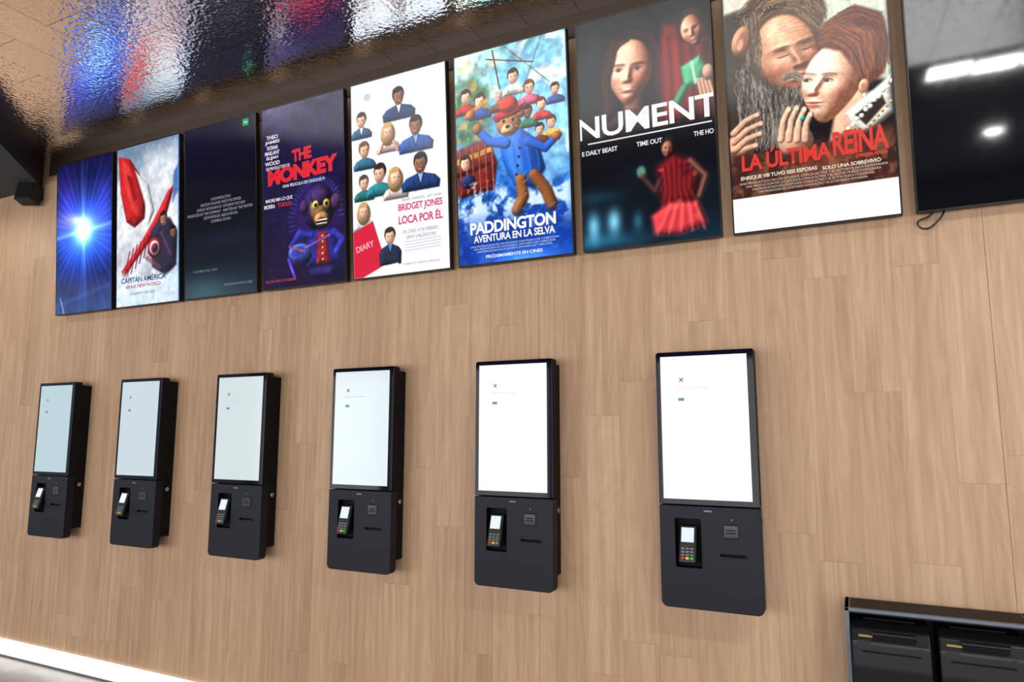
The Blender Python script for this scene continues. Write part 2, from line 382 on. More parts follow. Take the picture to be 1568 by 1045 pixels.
    def bust(s,cx,cy,R,skin,hair,cloth,rot=0,long=False,side=0,beard=None,shirt=None,wide=1.9,down=2.6):
        s.line([(cx,cy+.5*R),(cx,cy+1.3*R)],.62*R,tuple(np.array(skin)*.78))
        s.poly([(cx-.32*R,cy+R*1.0),(cx+.32*R,cy+R*1.0),(cx+wide*.70*R,cy+1.4*R),(cx+wide*.95*R,cy+2.0*R),(cx+wide*.9*R,cy+down*R),(cx-wide*.9*R,cy+down*R),(cx-wide*.95*R,cy+2.0*R),(cx-wide*.70*R,cy+1.4*R)],cloth,soft=R*.12,shade=R*.8)
        k=np.array(cloth)
        if shirt:
            s.poly([(cx-.34*R,cy+1.0*R),(cx+.34*R,cy+1.0*R),(cx,cy+2.3*R)],shirt)
            s.line([(cx-.4*R,cy+1.05*R),(cx,cy+2.3*R),(cx+.4*R,cy+1.05*R)],.14*R,tuple(k*.5))
        s.line([(cx-.9*R,cy+1.6*R),(cx-.6*R,cy+down*R)],.16*R,tuple(k*.6),a=.6,soft=.4); s.line([(cx+1.1*R,cy+1.7*R),(cx+.9*R,cy+down*R)],.16*R,tuple(k*.6),a=.6,soft=.4)
        s.head(cx,cy,R,skin,hair,rot,long,side,beard)

def screen_mat():
    m=bpy.data.materials.new('lcd_artwork'); m.use_nodes=True; nt=m.node_tree; b=nt.nodes['Principled BSDF']
    b.inputs['Base Color'].default_value=(.004,.004,.006,1); b.inputs['Roughness'].default_value=.14; b.inputs['Specular IOR Level'].default_value=.35
    a=nt.nodes.new('ShaderNodeAttribute'); a.attribute_name='art'; nt.links.new(a.outputs['Color'],b.inputs['Emission Color'])
    b.inputs['Emission Strength'].default_value=1.2
    m.cycles.emission_sampling='NONE'
    return m
lcd=screen_mat()
SW,SH=.688,1.216
PFW,PFH=.702,1.230
def art_object(name,A,parent):
    W,H=A.W,A.H; me=bpy.data.meshes.new(name)
    xs=(A.X/100-.5)*SW; zs=(.5-A.Y/178)*SH
    co_=np.stack([xs,np.zeros_like(xs),zs],-1).reshape(-1,3).astype(np.float32)
    idx=np.arange(W*H).reshape(H,W)
    q=np.stack([idx[:-1,:-1],idx[1:,:-1],idx[1:,1:],idx[:-1,1:]],-1).reshape(-1,4)
    me.vertices.add(W*H); me.vertices.foreach_set('co',co_.ravel())
    me.loops.add(q.size); me.loops.foreach_set('vertex_index',q.ravel().astype(np.int32))
    me.polygons.add(len(q)); me.polygons.foreach_set('loop_start',(np.arange(len(q))*4).astype(np.int32))
    me.update(calc_edges=True)
    at=me.color_attributes.new('art','FLOAT_COLOR','POINT')
    c=np.ones((W*H,4),np.float32); c[:,:3]=s2l(np.clip(A.I,0,1)).reshape(-1,3); at.data.foreach_set('color',c.ravel())
    me.materials.append(lcd)
    o=bpy.data.objects.new(name,me); col.objects.link(o); o.parent=parent; o.location=(0,-.0012,0)
    return o
tmats={}
def tmat(c):
    if c not in tmats: tmats[c]=mat('lit_ink_%d_%d_%d'%c,(5,5,5),.3,emit=c,es=1.0)
    return tmats[c]
def text_mesh(body,bold=0.):
    cu=bpy.data.curves.new('t','FONT'); cu.body=body; cu.size=1; cu.offset=bold; cu.resolution_u=3; cu.align_x='CENTER'
    cu.space_character=.95
    to=bpy.data.objects.new('t',cu); col.objects.link(to)
    dg=bpy.context.evaluated_depsgraph_get(); dg.update()
    me=bpy.data.meshes.new_from_object(to.evaluated_get(dg)); bpy.data.objects.remove(to); bpy.data.curves.remove(cu)
    return me
def art_text(parent,name,body,ax,ay,w,h,c,bold=.02,shear=0.,rot=0.,y=-.0026,clip=True):
    me=text_mesh(body,bold); n=len(me.vertices)
    if n==0: return
    a=np.zeros(n*3,np.float32); me.vertices.foreach_get('co',a); a=a.reshape(-1,3)
    mn=a.min(0); mx=a.max(0); U=SW/100
    x=((a[:,0]-mn[0])/(mx[0]-mn[0])-.5)*w*U; z=((a[:,1]-mn[1])/(mx[1]-mn[1])-.5)*h*U
    x=x+shear*z; t=math.radians(rot); xr=x*math.cos(t)-z*math.sin(t); zr=x*math.sin(t)+z*math.cos(t)
    X=xr+(ax/100-.5)*SW; Z=zr+(.5-ay/178)*SH
    if clip: X=np.clip(X,-SW/2,SW/2); Z=np.clip(Z,-SH/2,SH/2)
    me.vertices.foreach_set('co',np.stack([X,np.zeros(n),Z],-1).astype(np.float32).ravel())
    me.materials.append(tmat(c)); me.update()
    o=bpy.data.objects.new(name,me); col.objects.link(o); o.parent=parent; o.location=(0,y,0)
    return o

# ------------------------------------------------------------------ displays
bezel=mat('black_bezel',(9,9,11),.25,noise=.05)
back_m=mat('black_metal_back',(22,22,24),.5,metal=.3,bump=.2)
offscreen=mat('lcd_off_glass',(7,7,16),.06,spec=.9,noise=.02,nscale=30)
zt,zb,yt,yb=3.7531,2.5264,.1496,.06
tilt=math.atan2(yt-yb,zt-zb)
disp=[]
def display(i,x):
    bm=bmesh.new()
    add_box(bm,-PFW/2,PFW/2,.002,.034,-PFH/2,PFH/2,bev=.002,mi=1)
    for a in ((-PFW/2,-SW/2,-PFH/2,PFH/2),(SW/2,PFW/2,-PFH/2,PFH/2),(-SW/2,SW/2,SH/2,PFH/2),(-SW/2,SW/2,-PFH/2,-SH/2)):
        add_box(bm,a[0],a[1],-.003,.004,a[2],a[3],bev=.001,mi=0,seg=1)
    add_box(bm,-.22,.22,.030,.048,-.40,.35,bev=.006,mi=1)
    for sx in (-.18,.18):
        add_box(bm,sx-.02,sx+.02,.044,.056,-.42,.45,bev=.002,mi=1)
    o=obj('poster_display_screen',bm,[bezel,back_m],loc=(x,-(yt+yb)/2,(zt+zb)/2),rot=(tilt,0,0))
    bm=bmesh.new()
    for sx in (-.18,.18):
        add_box(bm,sx-.012,sx+.012,-.01,.035,-.32,-.28,mi=0)
        add_box(bm,sx-.012,sx+.012,-.05,.035,.26,.30,mi=0)
    add_box(bm,-.24,.24,.027,.036,.22,.34,mi=0); add_box(bm,-.24,.24,.027,.036,-.36,-.24,mi=0)
    br=obj('mount_bracket',bm,back_m,parent=o)
    br.matrix_parent_inverse=Matrix.Identity(4)
    br.rotation_euler=(-tilt,0,0); br.location=Matrix.Rotation(-tilt,3,'X')@Vector((0,.068,0))
    disp.append(o); return o
for i in range(9): display(i,-5.3914+.753*i)

rs=np.random.RandomState(11)
# --- 1 : light burst
A=Art(120,(8,12,50)); A.vgrad([(0,(14,12,52)),(60,(24,40,120)),(95,(30,60,160)),(140,(14,30,95)),(178,(30,62,120))])
A.tex(.25,22,5)
A.glow(50,84,34,34,(40,90,200),.8); A.glow(50,84,14,14,(150,200,255),1.0)
for a in range(0,180,9):
    A.glow(50,84,60+18*math.sin(a*1.7),1.6,(70,120,225),.35,rot=a+4,p=1.4)
A.glow(50,84,75,2.6,(140,190,255),.55,rot=-3,p=1.3); A.glow(50,84,60,2,(120,170,255),.5,rot=88,p=1.3)
A.glow(50,84,7,7,(255,255,255),1.3); A.glow(18,45,16,30,(60,20,120),.5); A.glow(85,60,12,40,(60,40,150),.35)
A.line([(0,168),(100,150)],2,(60,110,190),a=.5,soft=6); A.line([(15,178),(8,160)],2,(190,220,250),a=.6,soft=2)
art_object('artwork',A,disp[0])

# --- 2 : red winged figure
A=Art(140,(206,214,224)); A.vgrad([(0,(120,140,165)),(18,(195,204,216)),(90,(222,222,226)),(130,(205,212,226)),(178,(214,228,240))])
A.tex(.16,16,9)
A.poly([(0,0),(38,0),(46,22),(30,40),(0,34)],(90,120,150),a=.6,soft=8)
A.poly([(2,8),(22,14),(38,34),(48,66),(46,84),(30,92),(16,84),(6,50)],(196,34,36),soft=2,shade=12)
A.poly([(8,10),(20,22),(30,50),(34,78),(24,70),(12,40)],(226,70,62),a=.7,soft=4)
A.poly([(16,30),(26,36),(34,60),(28,64)],(130,12,20),a=.8,soft=2)
A.poly([(30,28),(52,46),(62,78),(52,92),(46,66)],(236,236,240),soft=2,shade=6)
A.poly([(84,58),(94,52),(82,82),(58,108),(30,130),(10,150),(8,138),(34,116),(60,88)],(190,36,42),soft=2,shade=8)
A.poly([(92,40),(100,30),(100,60),(90,72)],(70,110,170),soft=3)
for k in range(9):
    A.line([(10+k*7,152-k*5),(22+k*6,118-k*3)],2.2,(150-6*k,26,34),soft=1,a=.8)
A.poly([(56,100),(70,86),(86,88),(98,104),(96,140),(80,150),(58,138)],(46,42,66),soft=3,shade=10)
A.head(76,88,7,(150,100,78),(30,24,24)); A.ball(62,118,11,11,(180,36,40)); A.ball(62,118,8,8,(225,225,230)); A.ball(62,118,5.4,5.4,(170,36,40)); A.ball(62,118,2.6,2.6,(40,60,120))
A.head(91,104,6,(120,80,64),(20,18,20)); A.line([(74,104),(88,128)],6,(80,56,90),shade=True); A.line([(50,128),(70,140)],5,(120,70,70),a=.7,soft=2)
A.poly([(0,140),(40,146),(60,152),(100,146),(100,178),(0,178)],(206,222,236),a=.85,soft=8)
A.line([(99,0),(99,178)],2,(60,130,220),a=.7,soft=2); A.tex(.12,5,19)
art_object('artwork',A,disp[1])
art_text(disp[1],'title','CAPITÁN AMÉRICA',44,149,72,7.5,(32,44,92)); art_text(disp[1],'subtitle','BRAVE NEW WORLD',44,157,56,3.8,(196,50,54)); art_text(disp[1],'date_line','14 FEBRERO EN CINES',44,165,40,2.6,(90,110,140),bold=0)

# --- 3 : closing credits, dark
A=Art(130,(7,8,16)); A.vgrad([(0,(14,12,40)),(90,(5,6,14)),(140,(10,18,28)),(178,(34,54,68))]); A.glow(30,172,30,16,(20,44,40),.7); A.glow(60,120,60,10,(14,20,34),.5)
A.poly([(83,3),(91,3),(91,10),(83,10)],(20,150,90)); A.line([(85,6.5),(89,6.5)],1,(200,240,220))
art_object('artwork',A,disp[2])
L3=['A FILM PRODUCTION','DIRECTED BY THE AUTHOR  MUSIC BY THE COMPOSER','EDITED BY  PHOTOGRAPHY BY  COSTUMES BY THE STUDIO','PRODUCED BY THE COMPANY   WRITTEN BY THE WRITER','EXECUTIVE PRODUCER   BASED ON THE NOVEL','COMING SOON']
for k,(t,w) in enumerate(zip(L3,(30,62,74,100,52,30))):
    art_text(disp[2],'credit_line',t,52-(k==3)*2,78+4.6*k,w*.92,2.9,(150,154,170),bold=.0)
art_text(disp[2],'footer','NOMBRE DEL CINE',30,151,34,2.4,(110,120,135),bold=0); art_text(disp[2],'footer','PROXIMAMENTE EN CINES',76,168,38,2.4,(120,134,148),bold=0)

# --- 4 : toy monkey
A=Art(160,(30,24,66)); A.vgrad([(0,(60,54,86)),(18,(32,24,66)),(80,(24,16,56)),(178,(28,16,50))]); A.tex(.16,14,22)
A.glow(20,6,26,12,(60,60,70),.5)
A.ell(66,118,30,38,(52,28,104),a=.55,soft=.5)
for k in range(30):
    a0=math.radians(170+k*6.5); A.line([(66+27*math.cos(a0),118+36*math.sin(a0)),(66+33*math.cos(a0),118+42*math.sin(a0))],1.6,(56,58,150),a=.7)
A.ball(70,106,19,22,(52,36,92),amb=.2); A.ball(90,104,6,8,(100,60,112),amb=.25); A.ball(52,104,5,7,(84,50,104),amb=.25)
A.ball(72,108,13,16,(150,106,74),amb=.15); A.ball(72,97,12,8,(64,44,90),amb=.2); A.ball(66,104,4,4.4,(225,190,90)); A.ball(79,104,4,4.4,(225,190,90)); A.ell(66,104,1.8,1.8,(20,10,10)); A.ell(79,104,1.8,1.8,(20,10,10))
A.ball(73,118,9,7,(190,140,92),amb=.2); A.ell(73,120,7,3.6,(60,10,16)); A.line([(67,118.6),(79,118.6)],1.2,(240,230,200)); A.line([(67,122),(79,122)],1,(240,230,200))
A.poly([(58,128),(88,128),(96,160),(54,162)],(40,40,136),soft=3,shade=10); A.poly([(68,130),(80,130),(82,160),(66,160)],(150,36,46),soft=2,shade=6)
for k in range(5): A.ball(74,134+k*5.5,1.3,1.3,(240,210,120))
A.line([(60,132),(46,128),(36,140)],7,(50,54,168),soft=1.5,shade=True); A.line([(88,132),(97,140),(90,150)],7,(50,54,168),soft=1.5,shade=True)
A.ball(46,150,15,11,(44,44,110)); A.ball(46,146,14,8,(92,116,210)); A.ell(46,146,10.5,5.6,(50,60,160),soft=.4); A.line([(34,140),(52,146)],1.8,(150,90,70)); A.line([(82,134),(52,143)],1.6,(140,90,160))
A.line([(32,152),(40,170)],3,(90,60,190)); A.line([(60,166),(90,166)],6,(50,40,110),soft=3)
A.ell(93,170,10,8,(18,14,44),soft=.6); A.tex(.22,4,90); A.tex(.2,9,94)
art_object('artwork',A,disp[3])
for k,t in enumerate(['THEO','JAMES','TATIANA','MASLANY','ELIJAH','WOOD']): art_text(disp[3],'cast_line',t,13,29+5.2*k,15 if k%2==0 else 19,4,(226,220,232),bold=.03)
art_text(disp[3],'cast_line','DE PRODUCTOR DE',20,60,30,3,(226,220,232))
art_text(disp[3],'title_top','THE',50,52,24,12,(222,38,52),bold=.05,rot=2); art_text(disp[3],'title_main','MONKEY',50,68,86,16,(226,36,50),bold=.06,rot=2)
art_text(disp[3],'byline','UNA PELICULA DE OSGOOD P.',52,80,52,3,(220,214,228))
art_text(disp[3],'tagline','MADRE MIA LO QUE',21,92,34,4,(226,220,232)); art_text(disp[3],'tagline','MORIRA',9,97.5,14,4,(226,220,232)); art_text(disp[3],'tagline','TODOS',28,97.5,17,4,(220,40,52))
art_text(disp[3],'footer','SOLO EN CINES 21 DE FEBRERO',22,171,38,2.4,(196,60,70),bold=0)

# --- 5 : romantic comedy
A=Art(190,(242,242,244)); A.vgrad([(0,(222,232,248)),(40,(242,243,247)),(178,(234,234,240))])
sk1=(228,176,150); sk2=(140,92,68); br_=(70,44,32); bl_=(206,160,100)
A.ell(18,14,4,3.4,(150,150,160),a=.5)
A.bust(11,34,6.6,sk1,br_,(46,96,130),shirt=(230,230,235),side=-.5); A.bust(52,20,7.4,sk2,(20,16,18),(40,60,110),shirt=(240,240,245),wide=2.5,down=2.9,side=.5)
A.bust(14,62,7,sk1,(120,90,60),(56,112,138),side=.6); A.bust(40,50,7.2,sk1,bl_,(232,196,196),long=True); A.line([(34,60),(30,68)],3,sk1,shade=True); A.line([(46,60),(50,68)],3,sk1,shade=True)
A.bust(69,50,8,(140,92,68),(22,18,20),(40,86,156),shirt=(120,170,220),wide=2.4,down=2.9,side=-.5)
A.bust(13,92,6.4,sk1,(90,70,50),(40,110,110),side=.5); A.bust(30,86,8,sk1,(54,40,34),(48,130,140),side=-.8,wide=2.0); A.bust(47,92,7.6,(238,190,166),bl_,(224,200,196),long=True,side=.6)
A.bust(73,84,8.4,(144,96,72),(24,20,22),(32,62,120),shirt=(150,180,220),wide=2.5,down=2.8,side=-.4)
A.bust(12,118,7,sk1,(196,160,110),(206,200,210),long=True)
A.poly([(0,136),(22,128),(36,168),(10,178),(0,178)],(206,30,56),soft=1); A.poly([(22,128),(24,129),(38,167),(36,169)],(240,235,230),soft=.6)
A.bust(40,144,7,sk1,(60,44,36),(40,46,70),shirt=(70,130,200),wide=1.8,down=3.6)
A.poly([(30,170),(48,168),(50,178),(28,178)],(236,236,240),soft=1)
for k in range(4): A.line([(56,151+k*2.6),(92,150+k*2.6)],.8,(150,150,160),a=.5)
art_object('artwork',A,disp[4])
art_text(disp[4],'title','BRIDGET JONES',72,121,45,8,(222,58,112),bold=.03); art_text(disp[4],'title','LOCA POR ÉL',72,130.5,45,9,(222,58,112),bold=.03)
art_text(disp[4],'cast_line','RENÉE  CHIWETEL  LEO  HUGH',74,113.5,40,2.8,(90,90,110),bold=0); art_text(disp[4],'release_date','EN CINES 14 DE FEBRERO',72,142,36,3,(120,120,140),bold=0); art_text(disp[4],'release_date','SAN VALENTIN',72,147,30,3,(120,120,140),bold=0)
art_text(disp[4],'book_title','DIARY',13,150,20,5.4,(250,190,200),rot=14,bold=.01); art_text(disp[4],'footer','TAMBIÉN EN VERSIÓN ORIGINAL',72,170,38,2.4,(190,110,140),bold=0)

# --- 6 : bear adventure
A=Art(220,(110,180,225)); A.vgrad([(0,(130,186,205)),(35,(110,184,232)),(80,(90,160,222)),(110,(50,110,190)),(150,(22,64,150)),(178,(20,56,140))])
A.glow(0,10,30,40,(120,90,20),.7); A.tex(.22,9,31); A.tex(.16,3.5,77)
A.poly([(62,20),(100,8),(100,110),(78,118),(66,80)],(150,206,240),soft=10,a=.7)
A.cloud(0,112,.50,(238,246,252),15,61,a=.85,x0=60)
A.cloud(0,40,.52,(240,226,180),12,64,a=.6,x1=60)
A.line([(36,2),(46,60)],1.4,(90,60,40)); A.line([(30,8),(72,20)],1.2,(100,66,44)); A.line([(46,0),(86,40)],.7,(120,90,60)); A.line([(80,0),(50,70)],.7,(120,90,60))
A.poly([(0,24),(16,18),(30,30),(34,70),(0,78)],(70,110,90),soft=6,a=.7)
A.cloud(22,78,.46,(60,110,60),9,66,a=.8,x1=30); A.cloud(22,78,.56,(190,150,70),6,69,a=.8,x1=30)
for (x,y,R,cl,hr,sk) in ((10,36,6,(170,50,40),(60,30,20),sk1),(23,42,6,(46,90,170),(80,50,30),sk1),(54,28,6,(232,226,214),(60,42,30),sk1),(68,40,5.6,(200,90,120),(110,70,40),sk1),(78,56,5,(200,60,60),(120,40,30),sk1),(66,60,5,(60,120,90),(40,30,26),sk2),(86,72,5,(230,190,90),(90,60,40),sk1),(40,42,5,(110,80,60),(200,200,200),sk1),(90,46,4.6,(70,90,150),(60,40,30),sk1),(76,76,4.6,(120,60,50),(40,30,20),sk1)):
    A.bust(x,y,R,sk,hr,cl)
A.line([(14,50),(30,42)],3,(210,150,60)); A.ball(14,52,5,4,(206,130,60),rot=-30)
A.poly([(0,80),(30,74),(38,96),(34,118),(0,122)],(120,44,40),soft=3,shade=8); A.poly([(0,88),(32,82),(33,86),(0,93)],(196,140,70)); A.poly([(0,100),(33,94),(34,97),(0,104)],(60,24,26))
for k in range(6): A.line([(3+k*6,80),(4+k*6,118)],1.6,(170,76,54),shade=True)
A.head(8,92,6,sk1,(60,40,30)); A.ball(10,108,7,6,(60,60,110))
A.tex(.25,5,71)
A.cloud(118,152,.45,(220,238,250),10,81,a=.85); A.cloud(108,140,.55,(236,246,252),7,85,a=.8,x1=45); A.cloud(140,178,.56,(90,150,210),12,88,a=.5)
# bear
A.poly([(40,76),(60,72),(74,84),(80,108),(70,122),(52,118),(42,96)],(44,106,206),soft=2,shade=12)
A.poly([(44,80),(54,78),(60,100),(56,114),(48,102)],(90,156,236),a=.5,soft=5); A.poly([(64,84),(74,92),(78,110),(68,118)],(20,56,130),a=.5,soft=5)
for k in range(7): A.line([(48+k*4,82+k),(50+k*4,100),(56+k*3,116)],1,(24,66,150) if k%2 else (90,150,230),a=.45,soft=1.6)
A.line([(46,82),(32,78),(22,68)],9,(50,114,216),soft=1.5,w2=7,shade=True); A.ball(20,65,4.4,4.8,(170,110,64)); A.line([(66,84),(80,92),(88,86)],8,(40,100,200),soft=1.5,w2=6,shade=True); A.ball(90,84,4,4,(170,110,64))
A.line([(70,112),(80,126),(84,138)],10,(146,92,56),soft=2,shade=True); A.line([(58,114),(60,128),(54,138)],10,(156,100,60),soft=2,shade=True)
A.ball(49,66,11,10.5,(186,126,76)); A.ball(39,60,3.4,3.4,(150,98,60)); A.ball(60,60,3.4,3.4,(150,98,60)); A.ball(48,71,6.4,5,(226,184,136)); A.ell(48,68.4,2.2,1.6,(24,16,14)); A.line([(44,73.4),(52,73.4)],1,(60,30,24))
A.ell(44.5,63.4,1.4,1.5,(20,14,12)); A.ell(53,63.4,1.4,1.5,(20,14,12))
for k in range(160):
    a0=rs.rand()*6.3; rr=4+6.6*rs.rand(); x=49+rr*math.cos(a0); y=66+rr*.95*math.sin(a0)
    if y>62 and abs(x-48)<6: continue
    A.line([(x,y),(x+1.2*math.cos(a0),y+1.6*math.sin(a0)+.5)],.5,(120,76,44) if k%2 else (214,156,100),a=.5)
A.ball(49,57,14,4,(206,44,34),rot=-8); A.ball(49,50.5,8.6,7,(232,66,46)); A.line([(41,54.4),(57,52.6)],1.6,(120,20,20))
for k in range(4): A.ball(58-k*1.2,88+k*7,1.3,1.3,(90,56,30))
for k in range(90):
    x=rs.rand()*100; y=110+rs.rand()*62; A.line([(x,y),(x+6*rs.rand(),y-4*rs.rand())],.7,(130,190,235),a=.4)
A.poly([(-2,142),(102,142),(102,180),(-2,180)],(20,60,150),soft=14,a=.6)
A.glow(60,178,30,8,(90,140,190),.6); A.contrast(1.12)
art_object('artwork',A,disp[5])
art_text(disp[5],'title','PADDINGTON',49,148.5,76,10,(250,250,250),bold=.035); art_text(disp[5],'subtitle','AVENTURA EN LA SELVA',50,157.5,72,6,(250,250,250),bold=.025)
art_text(disp[5],'release_date','PRÓXIMAMENTE EN CINES',50,172.5,50,3.2,(235,245,252))
for k in range(3): art_text(disp[5],'credit_line','UNA PRODUCCION DE LOS ESTUDIOS CON MUSICA DE Y DIRECCION',50,163.6+2.3*k,78-6*k,1.5,(190,216,240),bold=0)

# --- 7 : dark drama trailer
A=Art(230,(12,20,24)); A.vgrad([(0,(18,24,28)),(70,(8,13,15)),(110,(5,10,14)),(178,(12,34,48))]); A.tex(.4,20,41)
A.glow(10,30,16,50,(12,22,24),.6)
A.ball(42,44,23,29,(40,24,24),amb=.2,soft=.6); A.ball(27,62,9,24,(34,20,20),amb=.2,soft=.7); A.ball(59,62,8,24,(28,16,16),amb=.2,soft=.7)
A.line([(42,64),(42,80)],14,(130,86,70),soft=3,shade=True)
A.poly([(16,84),(34,76),(50,76),(68,84),(68,96),(14,96)],(60,44,48),soft=3,shade=8)
A.face(41,45,23,(222,168,140),(40,24,20),rot=6,side=-.2,smile=1.,L=(-.5,-.45,.75),amb=.26,lid=.3,sx=.93)
A.hair([(54,16),(28,18),(20,44),(20,80)],[(44,21),(32,26),(25,48),(25,74)],280,(20,12,12),(96,62,48),seed=4,curl=2)
A.hair([(40,16),(58,22),(65,46),(63,80)],[(42,21),(54,27),(59,48),(58,72)],280,(18,10,10),(74,46,38),seed=5,curl=2)
A.poly([(66,16),(82,20),(100,34),(100,92),(64,92),(62,50)],(104,26,28),soft=6,shade=10); A.poly([(69,30),(78,34),(80,80),(69,88)],(160,44,38),soft=6,a=.5)
for k in range(9): A.line([(66+k*4.2,26+k*1.6),(68+k*3.8,60),(66+k*4.2,92)],1.4,(36,8,12) if k%2 else (150,50,40),soft=2.5,a=.5)
A.ball(88,22,11,13,(56,34,30),amb=.2,soft=.4); A.face(88,26,11,(206,152,122),(40,24,20),rot=-14,side=-.4,smile=.5,L=(-.7,-.3,.6),amb=.16,lid=.5)
A.poly([(78,52),(92,46),(97,56),(92,68),(80,68)],(80,166,122),soft=2.4,shade=6); A.line([(86,50),(88,66)],1.4,(190,226,200),soft=1); A.line([(80,68),(74,78)],6,(60,136,96),soft=2,shade=True)
for k in range(4): A.line([(90+k*2.4,64),(92+k*2.6,76)],2.4,(216,166,138),soft=.8,shade=True)
A.ball(97,60,4,6,(200,150,124))
A.poly([(58,122),(70,114),(82,120),(88,136),(84,152),(62,154),(58,140)],(110,24,28),soft=7,shade=9)
for k in range(12): A.line([(60+k*2,120+abs(k-6)*.8),(62+k*1.6,140),(56+k*2.8,158)],1.5,(170,46,44) if k%2 else (60,10,16),soft=2.2,a=.6)
A.poly([(52,158),(66,150),(86,152),(92,168),(72,174),(54,172)],(226,70,76),soft=4,a=.9,shade=6)
for k in range(9): A.line([(66+k*2.2,152),(56+k*4.2,172)],1.2,(150,34,44) if k%2 else (250,120,116),soft=2,a=.6)
A.ball(67,108,6.0,7.2,(50,30,28),amb=.2,soft=.5); A.face(66,110,5.6,(150,100,80),(30,20,20),rot=10,side=.3,lid=.5,amb=.15); A.line([(82,122),(92,134),(87,148)],4.4,(130,84,68),soft=3,shade=True,w2=3.4); A.ell(46,124,3.4,4.4,(90,130,112),soft=.9); A.line([(47,128),(56,140),(60,132)],4,(84,52,48),soft=3,shade=True)
for k in range(12): A.ell(56+rs.rand()*34,122+rs.rand()*46,1+rs.rand()*1.6,1+rs.rand()*2,(210,96,76) if k%2 else (60,12,18),soft=.9,a=.5)
A.glow(8,160,5,10,(120,180,200),.8); A.glow(24,158,5,9,(130,190,205),.8); A.glow(42,160,4,7,(60,110,130),.6); A.glow(10,172,30,6,(40,90,110),.6); A.glow(12,138,20,5,(20,50,66),.6)
A.blur(2); A.contrast(1.15,.3)
art_object('artwork',A,disp[6])
art_text(disp[6],'quote_word','NUMENT',50.5,84,105,17,(244,244,246),bold=.02); art_text(disp[6],'underline_rule','____________',52,96,92,1.0,(235,235,238),bold=.03)
art_text(disp[6],'press_name','E DAILY BEAST',15,103,28,3.6,(230,230,234)); art_text(disp[6],'press_name','TIME OUT',53,103,19,3.6,(230,230,234)); art_text(disp[6],'press_name','THE HO',92,103,14,3.6,(230,230,234))

# --- 8 : period drama
A=Art(270,(30,24,22)); A.vgrad([(0,(120,116,100)),(40,(70,60,48)),(90,(24,20,20)),(178,(40,26,22))]); A.tex(.25,12,51)
A.poly([(60,0),(100,0),(100,92),(86,86),(84,56),(62,52)],(206,216,196),soft=4)
A.cloud(0,90,.50,(104,150,80),13,91,a=.75,x0=62); A.cloud(0,90,.56,(238,240,230),9,95,a=.8,x0=62)
A.poly([(0,0),(60,0),(62,14),(40,18),(0,22)],(222,214,196),soft=3)
# man: hair, head in three-quarter view with closed eyes, ear, beard
A.poly([(0,24),(34,18),(36,60),(24,112),(0,118)],(62,52,44),soft=4)
A.ell(38,34,27,24,(92,68,48),soft=.2,rot=10)
A.hair([(66,40),(54,14),(28,8),(8,26)],[(58,46),(48,30),(32,26),(18,38)],520,(48,34,24),(176,142,108),seed=21,jit=3,curl=3)
A.face(38,60,28,(220,160,124),(84,62,46),rot=-8,side=.72,closed=True,L=(-.15,-.65,.7),amb=.28,sx=.95)
for k in range(5): A.line([(34+k*.4,36+k*2.6),(46,34.5+k*2.6),(55,37+k*2.4)],.5,(150,100,76),a=.45,soft=1.2)
A.hair([(10,24),(13,42),(14,60),(10,80)],[(22,28),(22,44),(22,58),(22,76)],420,(46,36,30),(176,156,132),seed=22,jit=3,curl=2.5)
A.ball(11,44,6.4,11,(206,150,118),rot=14,amb=.4); A.ell(12,44,3.8,7.4,(150,96,72),soft=.7,rot=14,a=.8); A.ell(10,46,2.0,4.0,(220,164,132),soft=.7,rot=14)
A.poly([(12,66),(20,66),(26,78),(34,85),(46,87),(48,96),(42,112),(24,122),(8,114)],(60,52,46),soft=8,a=.92)
A.hair([(8,62),(8,80),(8,96),(10,118)],[(26,76),(28,90),(28,104),(26,124)],700,(30,26,24),(196,188,174),seed=23,jit=4,w=.6,a=.65,curl=2.6)
A.hair([(28,78),(28,90),(28,104),(28,122)],[(50,85),(49,93),(46,104),(40,120)],560,(32,27,25),(184,174,158),seed=24,jit=3,w=.6,a=.65,curl=2.6)
A.hair([(34,75),(41,73),(48,76),(53,83)],[(33,79),(41,77),(46,80),(50,85)],110,(80,64,52),(190,176,156),seed=25,jit=1,w=.55,a=.75,curl=1); A.ell(43,81.8,4.2,1.3,(160,88,78),soft=.7)
# woman: neck, face, swept-up auburn hair, earring, ruff
A.poly([(66,108),(82,92),(92,100),(90,126),(62,126)],(222,168,140),soft=2.4,shade=9)
A.face(65,84,24,(248,204,174),(104,62,42),rot=12,side=-.95,L=(-.5,-.55,.68),amb=.44,lid=.5,sx=.92)
A.poly([(56,60),(64,44),(82,37),(97,46),(100,66),(96,86),(85,94),(80,80),(72,66),(62,61)],(104,48,30),soft=2.4)
A.hair([(56,61),(66,57),(77,68),(83,90)],[(62,46),(76,42),(90,54),(92,84)],620,(58,24,16),(206,130,78),seed=26,jit=3,w=.5,a=.5,curl=1.4)
A.hair([(64,44),(80,38),(96,48),(100,78)],[(80,50),(92,54),(96,66),(90,88)],420,(52,20,14),(170,98,58),seed=27,jit=3,w=.5,a=.5,curl=1.4)
A.ball(84,92,3.0,4.6,(236,180,150),rot=10,amb=.6); A.ell(84,92.5,1.3,2.4,(186,120,96),soft=.8); A.ball(84.2,98.5,1.3,1.7,(245,242,236))
A.poly([(72,108),(86,98),(100,88),(100,112),(84,124),(76,116)],(236,230,220),soft=2,shade=4); A.poly([(78,110),(94,100),(96,106),(84,118)],(56,44,40),soft=1.4)
for k in range(11): A.ball(74+2.6*k,118-2.6*k+(k%2),1.5,1.5,(252,248,238),amb=.6)
for k in range(9): A.ball(78+2.6*k,126-2.6*k,1.1,1.1,(226,190,120))
